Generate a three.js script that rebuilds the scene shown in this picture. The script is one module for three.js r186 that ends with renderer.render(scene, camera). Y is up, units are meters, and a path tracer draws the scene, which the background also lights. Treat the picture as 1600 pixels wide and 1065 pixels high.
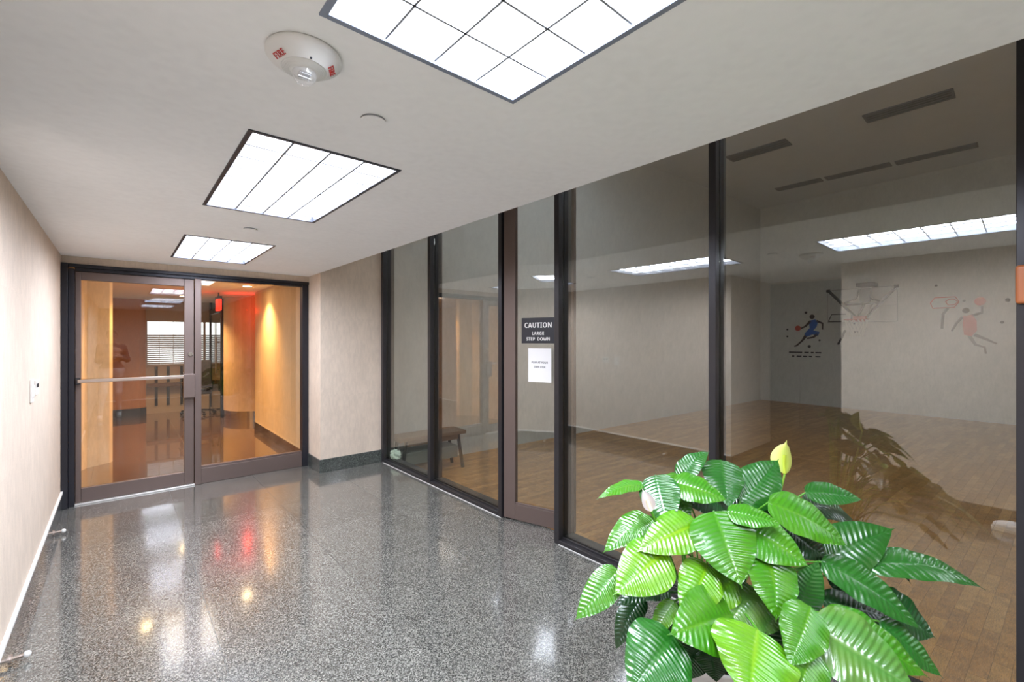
import * as THREE from 'three';
import { mergeGeometries } from 'three/addons/utils/BufferGeometryUtils.js';
import { RoundedBoxGeometry } from 'three/addons/geometries/RoundedBoxGeometry.js';
import { RectAreaLightUniformsLib } from 'three/addons/lights/RectAreaLightUniformsLib.js';
import { MarchingCubes } from 'three/addons/objects/MarchingCubes.js';
import { FontLoader } from 'three/addons/loaders/FontLoader.js';
import { TextGeometry } from 'three/addons/geometries/TextGeometry.js';

// ---------- camera, sky, exposure ----------
const scene = new THREE.Scene();
const camera = new THREE.PerspectiveCamera(2 * Math.atan(532.5 / 702.5) * 180 / Math.PI, 1600 / 1065, 0.05, 100);
camera.position.set(0, 1.55, 0);
camera.rotation.y = -0.7171;                       // the lens looks 41 degrees to the right of the corridor
camera.setViewOffset(1600, 1065, 0, 2.2, 1600, 1065);
camera.updateProjectionMatrix();
scene.background = new THREE.Color().setRGB(2.6, 2.75, 2.9);   // overcast daylight, reaches the place through the lobby window only
const renderer = new THREE.WebGLRenderer({ antialias: true });
renderer.toneMapping = THREE.LinearToneMapping;
renderer.toneMappingExposure = 1.0;
renderer.shadowMap.enabled = true;
RectAreaLightUniformsLib.init();
const PANEL = 45;            // radiance of the corridor ceiling panels
const GYM_FILL_DOWN = 9;        // downward radiance of the added, unseen gym fill lamps
const GYM_FILL_UP = 36;           // upward part of those added lamps, to lift the gym ceiling
const LOBBY_PANEL = 2.0;
const SPOT = 28;

// ---------- helpers; plan coordinates are x (across the corridor) and d (along it, away from the camera; z = -d) ----------
let seed = 7;
const rnd = () => { seed = (seed * 1664525 + 1013904223) % 4294967296; return seed / 4294967296; };
const V = (x, y, d) => new THREE.Vector3(x, y, -d);
const taken = {};
function numbered(n) { if (taken[n] === undefined) { taken[n] = 0; return n; } taken[n]++; return n + '_' + String(taken[n]).padStart(3, '0'); }
function shade(o) { o.traverse(c => { if (c.isMesh) { c.castShadow = true; c.receiveShadow = true; } }); return o; }
function tag(o, label, category, group, kind) {
  o.userData.label = label; o.userData.category = category;
  if (group) o.userData.group = group;
  if (kind) o.userData.kind = kind;
  return o;
}
function thing(name, label, category, group, kind, pos) {
  const g = new THREE.Group(); g.name = numbered(name); scene.add(g);
  if (pos) g.position.copy(pos);
  return tag(g, label, category, group, kind);
}
const S = 'structure';
function mesh(name, geo, mat, parent) {
  const m = new THREE.Mesh(Array.isArray(geo) ? mergeGeometries(geo.map(g => g.index ? g.toNonIndexed() : g)) : geo, mat);
  m.name = parent ? name : numbered(name);
  (parent || scene).add(m); m.castShadow = m.receiveShadow = true;
  return m;
}
// a box between two corners in plan coordinates, uv in metres
function bx(x0, x1, y0, y1, d0, d1) {
  const g = new THREE.BoxGeometry(x1 - x0, y1 - y0, d1 - d0).translate((x0 + x1) / 2, (y0 + y1) / 2, -(d0 + d1) / 2);
  return metric(g);
}
function metric(g) {
  if (g.index) g = g.toNonIndexed();
  const p = g.attributes.position, n = g.attributes.normal, u = new Float32Array(p.count * 2);
  for (let i = 0; i < p.count; i++) {
    const ax = Math.abs(n.getX(i)), ay = Math.abs(n.getY(i)), az = Math.abs(n.getZ(i));
    if (ay >= ax && ay >= az) { u[2 * i] = p.getX(i); u[2 * i + 1] = p.getZ(i); }
    else if (ax >= az) { u[2 * i] = p.getZ(i); u[2 * i + 1] = p.getY(i); }
    else { u[2 * i] = p.getX(i); u[2 * i + 1] = p.getY(i); }
  }
  g.setAttribute('uv', new THREE.BufferAttribute(u, 2));
  return g;
}
function rbx(x0, x1, y0, y1, d0, d1, r = 0.004) {
  return metric(new RoundedBoxGeometry(x1 - x0, y1 - y0, d1 - d0, 2, Math.min(r, (x1 - x0) / 2.1, (y1 - y0) / 2.1, (d1 - d0) / 2.1)).translate((x0 + x1) / 2, (y0 + y1) / 2, -(d0 + d1) / 2));
}
// a plan polygon [x, d] raised from y0 to y1
function prism(pts, y0, y1, holes = []) {
  const s = new THREE.Shape(pts.map(([x, d]) => new THREE.Vector2(x, d)));
  for (const h of holes) s.holes.push(new THREE.Path(h.map(([x, d]) => new THREE.Vector2(x, d))));
  const g = new THREE.ExtrudeGeometry(s, { depth: y1 - y0, bevelEnabled: false, curveSegments: 24 });
  g.rotateX(-Math.PI / 2).translate(0, y0, 0);
  return metric(g);
}
function cyl(x, y0, y1, d, r, r2 = r, seg = 32) { return metric(new THREE.CylinderGeometry(r2, r, y1 - y0, seg).translate(x, (y0 + y1) / 2, -d)); }
function rod(a, b, r, seg = 12) {
  const l = a.distanceTo(b), g = new THREE.CylinderGeometry(r, r, l, seg);
  g.applyQuaternion(new THREE.Quaternion().setFromUnitVectors(new THREE.Vector3(0, 1, 0), b.clone().sub(a).normalize()));
  g.translate((a.x + b.x) / 2, (a.y + b.y) / 2, (a.z + b.z) / 2);
  return metric(g);
}
function tube(pts, r, seg = 24, rad = 8) { return new THREE.TubeGeometry(new THREE.CatmullRomCurve3(pts), seg, r, rad); }

// ---------- procedural textures ----------
function dataTex(n, fn, srgb, scale) {
  const a = new Uint8Array(n * n * 4);
  for (let j = 0; j < n; j++) for (let i = 0; i < n; i++) { const c = fn(i, j, n); a.set([c[0], c[1], c[2], 255], (j * n + i) * 4); }
  const t = new THREE.DataTexture(a, n, n); t.wrapS = t.wrapT = THREE.RepeatWrapping; t.magFilter = THREE.LinearFilter; t.minFilter = THREE.LinearMipmapLinearFilter; t.generateMipmaps = true;
  if (srgb) t.colorSpace = THREE.SRGBColorSpace;
  t.repeat.set(1 / scale, 1 / scale); t.needsUpdate = true;
  return t;
}
function lattice(n) { const a = new Float32Array(n * n); for (let i = 0; i < n * n; i++) a[i] = rnd(); return (x, y) => { x = ((x % n) + n) % n; y = ((y % n) + n) % n; const i = Math.floor(x), j = Math.floor(y), u = x - i, v = y - j, k = (p, q) => a[((q % n) * n) + (p % n)]; const su = u * u * (3 - 2 * u), sv = v * v * (3 - 2 * v); return (k(i, j) * (1 - su) + k(i + 1, j) * su) * (1 - sv) + (k(i, j + 1) * (1 - su) + k(i + 1, j + 1) * su) * sv; }; }
const clamp = v => Math.max(0, Math.min(255, v));
const L256 = lattice(256), L64 = lattice(64), L16 = lattice(16), L8 = lattice(8);
// speckled granite, 1024 pixels over 1.2 m
const granite = (r, g, b, con) => dataTex(1024, (i, j, n) => {
  const f = L256(i / 4, j / 4), f2 = L256(i / 4 * 1 + 77, j / 4 + 31), m = L64(i / 16, j / 16), q = L8(i / 128, j / 128);
  let v = 1 + con * ((f > 0.62 ? 0.75 : f < 0.36 ? -0.62 : 0) + (f2 > 0.72 ? 0.5 : f2 < 0.25 ? -0.35 : 0) + (m - 0.5) * 0.25 + (q - 0.5) * 0.16 + (rnd() - 0.5) * 0.25);
  return [clamp(r * v), clamp(g * v), clamp(b * v)];
}, true, 1.0);
const weave = dataTex(256, (i, j) => { const v = 128 + 40 * Math.sin(i * Math.PI / 4) * Math.sin(j * Math.PI / 4) + 60 * (L256(i, j * 0.5) - 0.5) + 50 * (L256(i * 0.25, j) - 0.5); return [clamp(v), clamp(v), clamp(v)]; }, false, 0.22);
const wallTint = (r, g, b) => dataTex(512, (i, j) => { const v = 1 + 0.05 * (L64(i / 8, j / 32) - 0.5) + 0.05 * (L256(i / 2, j / 2) - 0.5) + 0.03 * (L8(i / 64, j / 64) - 0.5); return [clamp(r * v), clamp(g * v), clamp(b * v)]; }, true, 0.9);
const plainTint = (r, g, b, a = 0.02) => dataTex(256, (i, j) => { const v = 1 + a * (L64(i / 4, j / 4) - 0.5) + a * (L8(i / 32, j / 32) - 0.5); return [clamp(r * v), clamp(g * v), clamp(b * v)]; }, true, 1.5);
const grain = (r, g, b, k) => dataTex(512, (i, j) => { const w = L256(i * 0.08 + k * 9, j * 0.9 + 3 * L16(i / 32, j / 32)), q = L16(i / 32, j / 32 + k); const v = 1 + 0.28 * (w - 0.5) + 0.16 * (q - 0.5); return [clamp(r * v), clamp(g * v), clamp(b * v)]; }, true, 0.8);
const woodFine = dataTex(256, (i, j) => { const v = 128 + 120 * (L256(i * 0.06, j) - 0.5); return [clamp(v), clamp(v), clamp(v)]; }, false, 0.5);

const std = o => new THREE.MeshStandardMaterial(o);
const phy = o => new THREE.MeshPhysicalMaterial(o);
const M = {
  granite: [0, 1, 2].map(k => phy({ map: granite(96 - k * 4, 95 - k * 4, 89 - k * 4, 0.5), roughness: 0.18, ior: 1.6, clearcoat: 1, clearcoatRoughness: 0.085 })),
  base: phy({ map: granite(62, 66, 62, 0.75), roughness: 0.35, clearcoat: 1, clearcoatRoughness: 0.05 }),
  brownStone: phy({ map: granite(84, 66, 52, 0.4), roughness: 0.25, clearcoat: 1, clearcoatRoughness: 0.03 }),
  grout: std({ color: 0x9b9891, roughness: 0.9 }),
  ceiling: std({ map: plainTint(250, 250, 248), roughness: 0.95 }),
  wall: std({ map: wallTint(213, 196, 177), bumpMap: weave, bumpScale: 0.0006, roughness: 0.85 }),
  amber: std({ map: wallTint(226, 206, 172), bumpMap: weave, bumpScale: 0.0004, roughness: 0.6 }),
  brown: std({ map: wallTint(172, 128, 90), bumpMap: weave, bumpScale: 0.0004, roughness: 0.5 }),
  gymWall: std({ map: wallTint(206, 205, 200), bumpMap: weave, bumpScale: 0.0005, roughness: 0.9 }),
  gymCeil: std({ map: plainTint(218, 222, 228), roughness: 0.95 }),
  bronze: std({ color: new THREE.Color().setRGB(0.03, 0.028, 0.03), roughness: 0.3, metalness: 0.25 }),
  bronzeDark: std({ color: new THREE.Color().setRGB(0.022, 0.022, 0.028), roughness: 0.36, metalness: 0.4 }),
  doorBronze: std({ color: new THREE.Color().setRGB(0.16, 0.118, 0.102), roughness: 0.4, metalness: 0.45 }),
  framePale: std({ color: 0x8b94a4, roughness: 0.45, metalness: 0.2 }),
  frameDark: std({ color: 0x3a3d45, roughness: 0.45, metalness: 0.3 }),
  chrome: std({ color: 0xc9c9c9, roughness: 0.12, metalness: 1 }),
  steel: std({ color: 0xb9a99c, roughness: 0.32, metalness: 0.9 }),
  glass: phy({ color: 0xf3f4ec, transmission: 1, thickness: 0, roughness: 0, ior: 1.95 }),
  doorGlass: phy({ color: 0xf7f7f4, transmission: 1, thickness: 0, roughness: 0, ior: 1.6 }),
  clear: phy({ color: 0xffffff, transmission: 1, thickness: 0, roughness: 0, ior: 1.45 }),
  white: std({ color: 0xe9e7e0, roughness: 0.5 }),
  offwhite: std({ color: 0xdedad2, roughness: 0.45 }),
  black: std({ color: 0x17171a, roughness: 0.5 }),
  caulk: std({ color: 0xcfcdc8, roughness: 0.7 }),
  lamp: std({ color: 0xffffff, emissive: 0xffffff, emissiveIntensity: 1.0, roughness: 0.6 }),
  louver: std({ color: 0x8d9094, roughness: 0.6 }),
  warmLamp: std({ color: 0xffffff, emissive: 0xffdca8, emissiveIntensity: 60, roughness: 0.6 }),
};

// ---------- sizes of the place ----------
const XL = -0.408, HC = 2.325, DD = 5.859, DP = 5.398, XP = 1.754, XG = 2.5, XPANE = 2.556, DB = -3.4, HTOP = 3.05;

// corridor floor: granite tiles on a bed
{
  const f = thing('floor', 'polished grey speckled granite tile floor of the corridor', 'floor', null, S);
  mesh('bed', bx(XL - 1.3, 2.66, -0.2, -0.006, DB, DD + 0.09), M.grout, f);
  const xs = [XL, 0.38, 1.14, 1.9, 2.66], ds = [];
  for (let d = 2.3 - 0.76 * 7; d < DD; d += 0.76) ds.push(d);
  ds.push(5.95);
  const g = 0.0013;
  for (let j = 0; j + 1 < ds.length; j++) for (let i = 0; i < 4; i++) {
    const d0 = Math.max(DB, ds[j]), d1 = Math.min(5.95, ds[j + 1]);
    if (d1 - d0 < 0.05) continue;
    const t = bx(xs[i] + g, xs[i + 1] - g, -0.02, 0, d0 + g, d1 - g);
    const u = t.attributes.uv, ox = rnd() * 5, oy = rnd() * 5;
    for (let k = 0; k < u.count; k++) u.setXY(k, u.getX(k) + ox, u.getY(k) + oy);
    mesh('tile', t, M.granite[(i * 2 + j * 3 + (rnd() > 0.6 ? 1 : 0)) % 3], f);
  }
  for (const [d0, d1] of [[1.243, 1.79], [1.79, 2.334]]) mesh('tile', bx(-1.62, XL - g, -0.02, 0, d0 + g, d1 - g), M.granite[1], f);
}
// corridor ceiling with openings for the light panels
const lightBays = [[0.36, 0.968, 4.082, 5.272], [0.36, 0.968, 1.886, 3.108], [0.36, 0.968, -0.117, 1.105], [0.36, 0.968, -2.2, -0.98]];
{
  const hole = ([x0, x1, a, b]) => [[x0, a], [x0, b], [x1, b], [x1, a]];
  const c = prism([[XL - 0.1, DB], [XP, DB], [XP, DP + 0.02], [XP, DD + 0.09], [XL - 0.1, DD + 0.09]], HC, HC + 0.05, lightBays.map(hole));
  const cm = mesh('ceiling', [c, bx(XP - 0.05, XP, HC + 0.05, HTOP, DB, DP), bx(-1.7, XL - 0.1, HC, HC + 0.05, 1.2, 2.4)], M.ceiling);
  tag(cm, 'smooth off-white dropped ceiling of the corridor with recessed light panels', 'ceiling', null, S);
  const c2 = mesh('ceiling', bx(XL - 1.4, 2.68, HTOP, HTOP + 0.1, DB - 0.1, DD + 0.5), M.ceiling);
  tag(c2, 'upper slab above the dropped corridor ceiling', 'ceiling', null, S);
}
// corridor walls
{
  const w = mesh('wall_left', [bx(XL - 0.12, XL, 0, HTOP, DB, 1.243), bx(XL - 0.12, XL, 0, HTOP, 2.334, DD + 0.09), bx(-1.75, -1.62, 0, HTOP, 1.1, 2.45), bx(-1.62, XL - 0.12, 0, HTOP, 1.1, 1.243), bx(-1.62, XL - 0.12, 0, HTOP, 2.334, 2.45)], M.wall);
  tag(w, 'pale beige fabric covered wall with granite skirting and a wide alcove', 'wall', null, S);
  const b = mesh('baseboard_left', [rbx(XL, XL + 0.014, 0, 0.15, DB, 1.243, 0.003), rbx(XL, XL + 0.014, 0, 0.15, 2.334, DD - 0.04, 0.003), rbx(-1.62, XL, 0, 0.15, 2.32, 2.334, 0.003), rbx(-1.62, XL, 0, 0.15, 1.243, 1.257, 0.003)], M.base);
  tag(b, 'dark granite skirting along the pale left wall', 'skirting', null, S);
  const bc = mesh('trim', rbx(XL, XL + 0.017, 0.15, 0.17, 2.334, DD - 0.04, 0.003), M.white); bc.name = 'trim_1';
  tag(bc, 'white bead on top of the granite skirting of the left wall', 'trim', null, S);
  const e = mesh('wall_end', [bx(XL, XP, 2.254, HTOP, DD - 0.03, DD + 0.09)], M.wall);
  tag(e, 'narrow beige wall strip above the brown glass entrance', 'wall', null, S);
  const p = mesh('wall_pier', bx(XP, 2.66, 0, HTOP, DP, DD + 0.3), M.wall);
  tag(p, 'beige fabric covered pier between the entrance and the glass partition', 'wall', null, S);
  const pb = thing('baseboard_pier', 'dark polished granite skirting around the beige pier', 'skirting', null, S);
  mesh('stone', rbx(XP - 0.014, XG + 0.01, 0, 0.155, DP - 0.014, DP, 0.002), M.base, pb);
  mesh('stone', rbx(XP - 0.014, XP, 0, 0.155, DP + 0.002, DP + 0.26, 0.002), M.base, pb);
  mesh('stone', rbx(XP - 0.014, XP, 0, 0.155, DP + 0.263, DD - 0.04, 0.002), M.base, pb);
  const k = mesh('wall_back', bx(XL - 0.12, 2.66, 0, HTOP, DB - 0.12, DB), M.wall);
  tag(k, 'beige wall closing the corridor at its back', 'wall', null, S);
}

{
  const d = thing('door_4', 'added taupe double door that darkens the alcove mirrored in the glass', 'door', null, S);  // door added on the alcove back to darken its mirror image
  const taupe = std({ color: 0x5d554c, roughness: 0.5 });
  mesh('leaf', rbx(-1.62, -1.6, 0.005, 2.3, 1.26, 1.96), taupe, d);
  mesh('leaf', rbx(-1.62, -1.6, 0.005, 2.3, 1.963, 2.318), taupe, d);
}
// ---------- glass partition to the gym ----------
const mullions = [[5.34, DP], [4.2, 4.253], [3.007, 3.055], [2.329, 2.378], [1.142, 1.183], [-0.013, 0.028], [-1.17, -1.128], [-2.33, -2.288], [DB, DB + 0.05]];
function mullionGeo(a, b) {
  return [rbx(XG, XG + 0.046, 0, HTOP, a, b, 0.003), bx(XG + 0.046, XG + 0.066, 0, HTOP, a + 0.012, b - 0.002), rbx(XG + 0.066, XG + 0.115, 0, HTOP, a + 0.004, b, 0.003), rbx(XG + 0.115, XG + 0.16, 0, HTOP, a + 0.012, b, 0.003)];
}
{
  const words = ['pier', 'crumpled tissue', 'hinged gym door', 'plant and gym door', 'leafy potted plant', 'orange case', 'back bay', 'last bay'];
  const labels = ['tall narrow glass pane beside the beige pier in dark bronze frame', 'tall glass pane beside the gym door hinge in dark bronze frame', '', 'wide glass pane between the gym door and the leafy plant', 'wide glass pane behind the peace lily in dark bronze frame', 'glass pane beyond the orange case in dark bronze frame', 'glass pane near the back wall in dark bronze frame', 'last glass pane against the corridor back wall'];
  let n = 0;
  for (let i = 0; i < 8; i++) {
    const hi = mullions[i][0], lo = mullions[i + 1][1];
    if (i === 2) {
      const w = thing('x', 'dark bronze mullion carrying the hinges of the gym door', 'mullion', null, S); w.name = 'trim_2';
      mesh('mullion', mullionGeo(...mullions[i]), M.bronze, w);
      continue;
    }
    const w = thing('x', labels[i], 'window', null, S); w.name = 'window_' + (++n);
    mesh('mullion', mullionGeo(...mullions[i]), M.bronze, w);
    mesh('sill', [rbx(XG, XG + 0.05, 0, 0.034, lo, hi, 0.003), bx(XG + 0.05, XG + 0.066, 0, 0.03, lo, hi), rbx(XG + 0.066, XG + 0.16, 0, 0.05, lo, hi, 0.003)], M.bronze, w);
    mesh('glazing_bead', rbx(XPANE - 0.016, XPANE - 0.004, 0.03, 0.046, lo, hi, 0.002), M.bronze, w);
    mesh('head', rbx(XG, XG + 0.16, HTOP - 0.05, HTOP, lo, hi, 0.003), M.bronze, w);
    mesh('pane', bx(XPANE - 0.004, XPANE + 0.004, 0.036, HTOP - 0.04, lo - 0.005, hi + 0.005), M.glass, w);
    mesh('sealant', bx(XG - 0.006, XG, 0, 0.005, lo - 0.04, hi), M.caulk, w);
  }
  const w = thing('x', 'dark bronze mullion at the end of the glass partition', 'mullion', null, S); w.name = 'trim_3';
  mesh('mullion', mullionGeo(...mullions[8]), M.bronze, w);
}
// gym door, standing ajar into the gym; its group origin is the hinge
const leaf = thing('door_2', 'narrow brown framed glass gym door standing ajar with warning signs', 'door', null, S, V(2.535, 0, 2.998));
leaf.rotation.y = 0.3;
{
  const W = 0.66, H = 2.98;            // the leaf runs along +z of its group
  const b = (w0, w1, y0, y1, t0 = -0.022, t1 = 0.022) => metric(new RoundedBoxGeometry(t1 - t0, y1 - y0, w1 - w0, 2, 0.003).translate((t0 + t1) / 2, (y0 + y1) / 2, (w0 + w1) / 2));
  mesh('stile', b(0, 0.115, 0.012, H), M.doorBronze, leaf);
  mesh('stile', b(W - 0.09, W, 0.012, H), M.doorBronze, leaf);
  mesh('rail', b(0.115, W - 0.09, 0.012, 0.145), M.doorBronze, leaf);
  mesh('rail', b(0.115, W - 0.09, H - 0.1, H), M.doorBronze, leaf);
  mesh('glazing_bead', b(0.115, W - 0.09, 0.145, 0.16, -0.018, -0.006), M.doorBronze, leaf);
  mesh('pane', b(0.11, W - 0.085, 0.14, H - 0.09, -0.004, 0.004), M.glass, leaf);
}
// gym-side wall above and around the glazing, and the step
{
  const w = mesh('wall_partition', [bx(XG + 0.02, 2.66, HTOP, 5.5, DB - 5.6, DD + 0.6), bx(XG + 0.02, 2.66, -0.3, HTOP, DB - 5.6, DB - 0.12)], M.gymWall);
  tag(w, 'pale gym wall above the glass partition', 'wall', null, S);
  const s = mesh('trim_4', bx(2.62, 2.66, -0.3, -0.02, DB, DD), M.bronze);
  tag(s, 'dark riser of the step down into the gym', 'step', null, S);
}
// signs on the gym door
function printPlane(w, h, px, draw) {
  const c = document.createElement('canvas'); c.width = px; c.height = Math.round(px * h / w);
  const g = c.getContext('2d'); draw(g, c.width, c.height);
  const t = new THREE.CanvasTexture(c); t.colorSpace = THREE.SRGBColorSpace; t.anisotropy = 8;
  return t;
}
{
  const s = thing('caution_sign', 'black engraved plate reading CAUTION LARGE STEP DOWN on the gym door', 'sign');
  s.position.copy(leaf.position); s.rotation.y = leaf.rotation.y;
  const W = 0.315, H = 0.213, y0 = 1.518, z0 = 0.183;
  mesh('plate', metric(new RoundedBoxGeometry(0.003, H, W, 2, 0.001).translate(-0.0265, y0 + H / 2, z0 + W / 2)), M.black, s);
  const t = printPlane(W, H, 1024, (g, w, h) => {
    g.fillStyle = '#1c1c24'; g.fillRect(0, 0, w, h); g.fillStyle = '#e6e4df'; g.textAlign = 'center'; g.textBaseline = 'middle';
    const put = (s, x, y, size, sx) => { g.save(); g.translate(x, y); g.scale(sx, 1); g.font = 'bold ' + size + 'px sans-serif'; g.fillText(s, 0, 0); g.restore(); };
    put('CAUTION', w * 0.5, h * 0.285, h * 0.28, 1.0);
    put('LARGE', w * 0.5, h * 0.61, h * 0.18, 1.0);
    put('STEP  DOWN', w * 0.5, h * 0.83, h * 0.18, 1.0);
  });
  mesh('lettering', new THREE.PlaneGeometry(W - 0.004, H - 0.004).rotateY(-Math.PI / 2).translate(-0.0282, y0 + H / 2, z0 + W / 2), std({ map: t, roughness: 0.45 }), s);
  const p = thing('paper_notice', 'white printed paper notice taped below the black caution plate', 'notice');
  p.position.copy(leaf.position); p.rotation.y = leaf.rotation.y;
  const t2 = printPlane(0.216, 0.28, 768, (g, w, h) => {
    g.fillStyle = '#efedea'; g.fillRect(0, 0, w, h); g.fillStyle = '#26262a'; g.textAlign = 'center'; g.textBaseline = 'middle';
    g.font = 'bold ' + w * 0.105 + 'px sans-serif';
    g.fillText('PLAY AT YOUR', w / 2, h * 0.42); g.fillText('OWN RISK', w / 2, h * 0.555);
  });
  mesh('sheet', metric(new THREE.BoxGeometry(0.0008, 0.28, 0.216).translate(-0.0232, 1.338, 0.353)), M.white, p);
  mesh('print', new THREE.PlaneGeometry(0.216, 0.28).rotateY(-Math.PI / 2).translate(-0.0239, 1.338, 0.353), std({ map: t2, roughness: 0.8 }), p);
}

// ---------- gym behind the glass: its own axes, u from the far corner towards the corridor, v along the far wall ----------
const A3 = 3 * Math.PI / 180, GX = 14.48, GD = 5.27, GY = -0.25, GH = 5.46;
const gp = (u, v) => [GX - Math.cos(A3) * u - Math.sin(A3) * v, GD + Math.sin(A3) * u - Math.cos(A3) * v];
const gm = (u, y, v) => { const [x, d] = gp(u, v); return V(x, y, d); };
const GV = 13.5;
const gymTurn = new THREE.Matrix4().makeRotationY(-A3);   // turns world x/z boxes into the gym's axes
{
  const quad = (pts, y0, y1) => prism(pts, y0, y1);
  const wf = mesh('wall_gym_far', quad([gp(0, -0.3), gp(-0.15, -0.3), gp(-0.15, GV), gp(0, GV)], GY - 0.1, GH), M.gymWall);
  tag(wf, 'pale far wall of the gym carrying basketball decals and a hoop', 'wall', null, S);
  const we = mesh('wall_gym_end', quad([gp(-0.15, 0), gp(-0.15, -0.15), gp(11.85, -0.15), gp(11.85, 0)], GY - 0.1, GH), M.gymWall);
  tag(we, 'plain pale end wall of the gym beside the bench', 'wall', null, S);
  const wn = mesh('wall_gym_near', quad([gp(-0.15, GV), gp(-0.15, GV + 0.15), gp(11.6, GV + 0.15), gp(11.6, GV)], GY - 0.1, GH), M.gymWall);
  tag(wn, 'pale gym wall opposite the end wall with the bench', 'wall', null, S);
  const c = mesh('ceiling', quad([gp(-0.15, -0.15), gp(11.95, -0.15), gp(11.6, GV + 0.15), gp(-0.15, GV + 0.15)], GH, GH + 0.1), M.gymCeil);
  tag(c, 'high grey painted gym ceiling with slot diffusers', 'ceiling', null, S);

  const f = thing('floor', 'golden oak strip floor of the gym', 'floor', null, S);
  mesh('bed', quad([gp(0, 0), gp(11.82, 0), gp(11.2, GV), gp(0, GV)], GY - 0.1, GY - 0.004), M.bronzeDark, f);
  const mats = [[176, 128, 70], [168, 119, 62], [183, 135, 77], [173, 125, 68], [161, 113, 60]].map((c, k) => phy({ map: grain(...c, k), bumpMap: woodFine, bumpScale: 0.0002, roughness: 0.42, clearcoat: 0.35, clearcoatRoughness: 0.25 }));
  const planks = [];
  const PW = 0.075, PL = 0.6;
  for (let r = 0; r * PW < GV; r++) {
    let u = 11.79 - (((r * 0.37) % 1) * PL);
    const v0 = r * PW;
    if (u < 11.79) planks.push([u, 11.79, v0]);
    while (u > 0) { planks.push([Math.max(0, u - PL), u, v0]); u -= PL; }
  }
  const shown = [], rest = [];
  for (const p of planks) {
    const [x, d] = gp((p[0] + p[1]) / 2, p[2]);
    if (x - 0.3 < 2.68) { const [xx] = gp(p[1], p[2]); if (xx < 2.67) { p[1] = Math.max(p[0] + 0.03, (GX - 2.67 - Math.sin(A3) * p[2]) / Math.cos(A3)); if (p[1] - p[0] < 0.05 || gp(p[0], p[2])[0] < 2.7) continue; } }
    const inView = d > -0.35 && d < x * 1.9;
    // nearest visible area first; a step hides the floor right behind the sill
    p.score = inView ? Math.hypot(x, d) - (d < 1.2 ? 0.9 : 0) : 99 + x;
    shown.push(p);
  }
  shown.sort((a, b) => a.score - b.score);
  const plank = (p, k) => {
    const g = new THREE.BoxGeometry(p[1] - p[0] - 0.0012, 0.012, PW - 0.0012);
    const u = g.attributes.uv, P = g.attributes.position, ox = k * 1.7, oy = k * 0.83;
    for (let i = 0; i < P.count; i++) u.setXY(i, P.getX(i) + ox, P.getZ(i) + oy);
    g.applyMatrix4(gymTurn);
    const c = gm((p[0] + p[1]) / 2, GY - 0.006, p[2] + PW / 2);
    return g.translate(c.x, c.y, c.z);
  };
  shown.forEach((p, k) => { p.m = Math.floor(rnd() * 5); });
  for (let k = 0; k < Math.min(299, shown.length); k++) mesh('plank', plank(shown[k], k), mats[shown[k].m], f);
  for (let m = 0; m < 5; m++) {
    const list = shown.slice(299).filter(p => p.m === m).map((p, k) => plank(p, k % 200));
    const o = mesh('plank_field', list, mats[m], f); o.userData.kind = 'stuff';
  }
  // slot diffusers in the gym ceiling
  const slat = std({ color: 0x74767a, roughness: 0.5, metalness: 0.3 }), dark = std({ color: 0x55565a, roughness: 0.8 });
  const diffuser = (x0, x1, d0, d1, label, group) => {
    const t = thing('slot_diffuser', label, 'air vent', group);
    mesh('frame', [bx(x0, x0 + 0.03, GH - 0.02, GH - 0.001, d0, d1), bx(x1 - 0.03, x1, GH - 0.02, GH - 0.001, d0, d1), bx(x0, x1, GH - 0.02, GH - 0.001, d0, d0 + 0.03), bx(x0, x1, GH - 0.02, GH - 0.001, d1 - 0.03, d1)], slat, t);
    mesh('backing', bx(x0 + 0.03, x1 - 0.03, GH - 0.006, GH - 0.001, d0 + 0.03, d1 - 0.03), dark, t);
    for (let k = 1; k < 4; k++) { const x = x0 + (x1 - x0) * k / 4; mesh('slat', bx(x - 0.012, x + 0.012, GH - 0.016, GH - 0.006, d0 + 0.03, d1 - 0.03), slat, t); }
  };
  diffuser(12.75, 13.05, 3.3, 4.3, 'long grey slot diffuser of the row nearest the gym corner', 'row of slot diffusers');
  diffuser(12.77, 13.07, 2.0, 3.22, 'long grey slot diffuser in the middle of the row of three', 'row of slot diffusers');
  diffuser(12.8, 13.1, 0.65, 1.92, 'long grey slot diffuser of the row farthest from the gym corner', 'row of slot diffusers');
  diffuser(9.75, 10.15, 3.1, 4.25, 'wide grey ceiling diffuser in mid gym nearer the end wall', 'wide diffusers in mid gym');
  diffuser(9.75, 10.15, 0.76, 1.9, 'wide grey ceiling diffuser in mid gym away from the end wall', 'wide diffusers in mid gym');
  // fill lamps added to brighten the gym, unseen behind the corridor ceiling
  let n = 0;
  for (const [x, d] of [[5.2, 3.2], [5.2, 0.2], [5.2, -3.2], [8.0, -4.5]]) {
    const t = thing('added_gym_light', ['added unseen gym fill lamp near the end wall with the bench', 'added unseen gym fill lamp above the hoop side middle', 'added unseen gym fill lamp behind the wide glass pane', 'added unseen gym fill lamp far down the hall'][n++], 'ceiling light');
    const y = GH - 0.62;      // hanging on four rods, lit below and above
    mesh('frame', [bx(x - 0.32, x + 0.32, y - 0.02, y + 0.04, d - 0.63, d - 0.6), bx(x - 0.32, x + 0.32, y - 0.02, y + 0.04, d + 0.6, d + 0.63), bx(x - 0.32, x - 0.3, y - 0.02, y + 0.04, d - 0.6, d + 0.6), bx(x + 0.3, x + 0.32, y - 0.02, y + 0.04, d - 0.6, d + 0.6)], M.frameDark, t);
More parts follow.
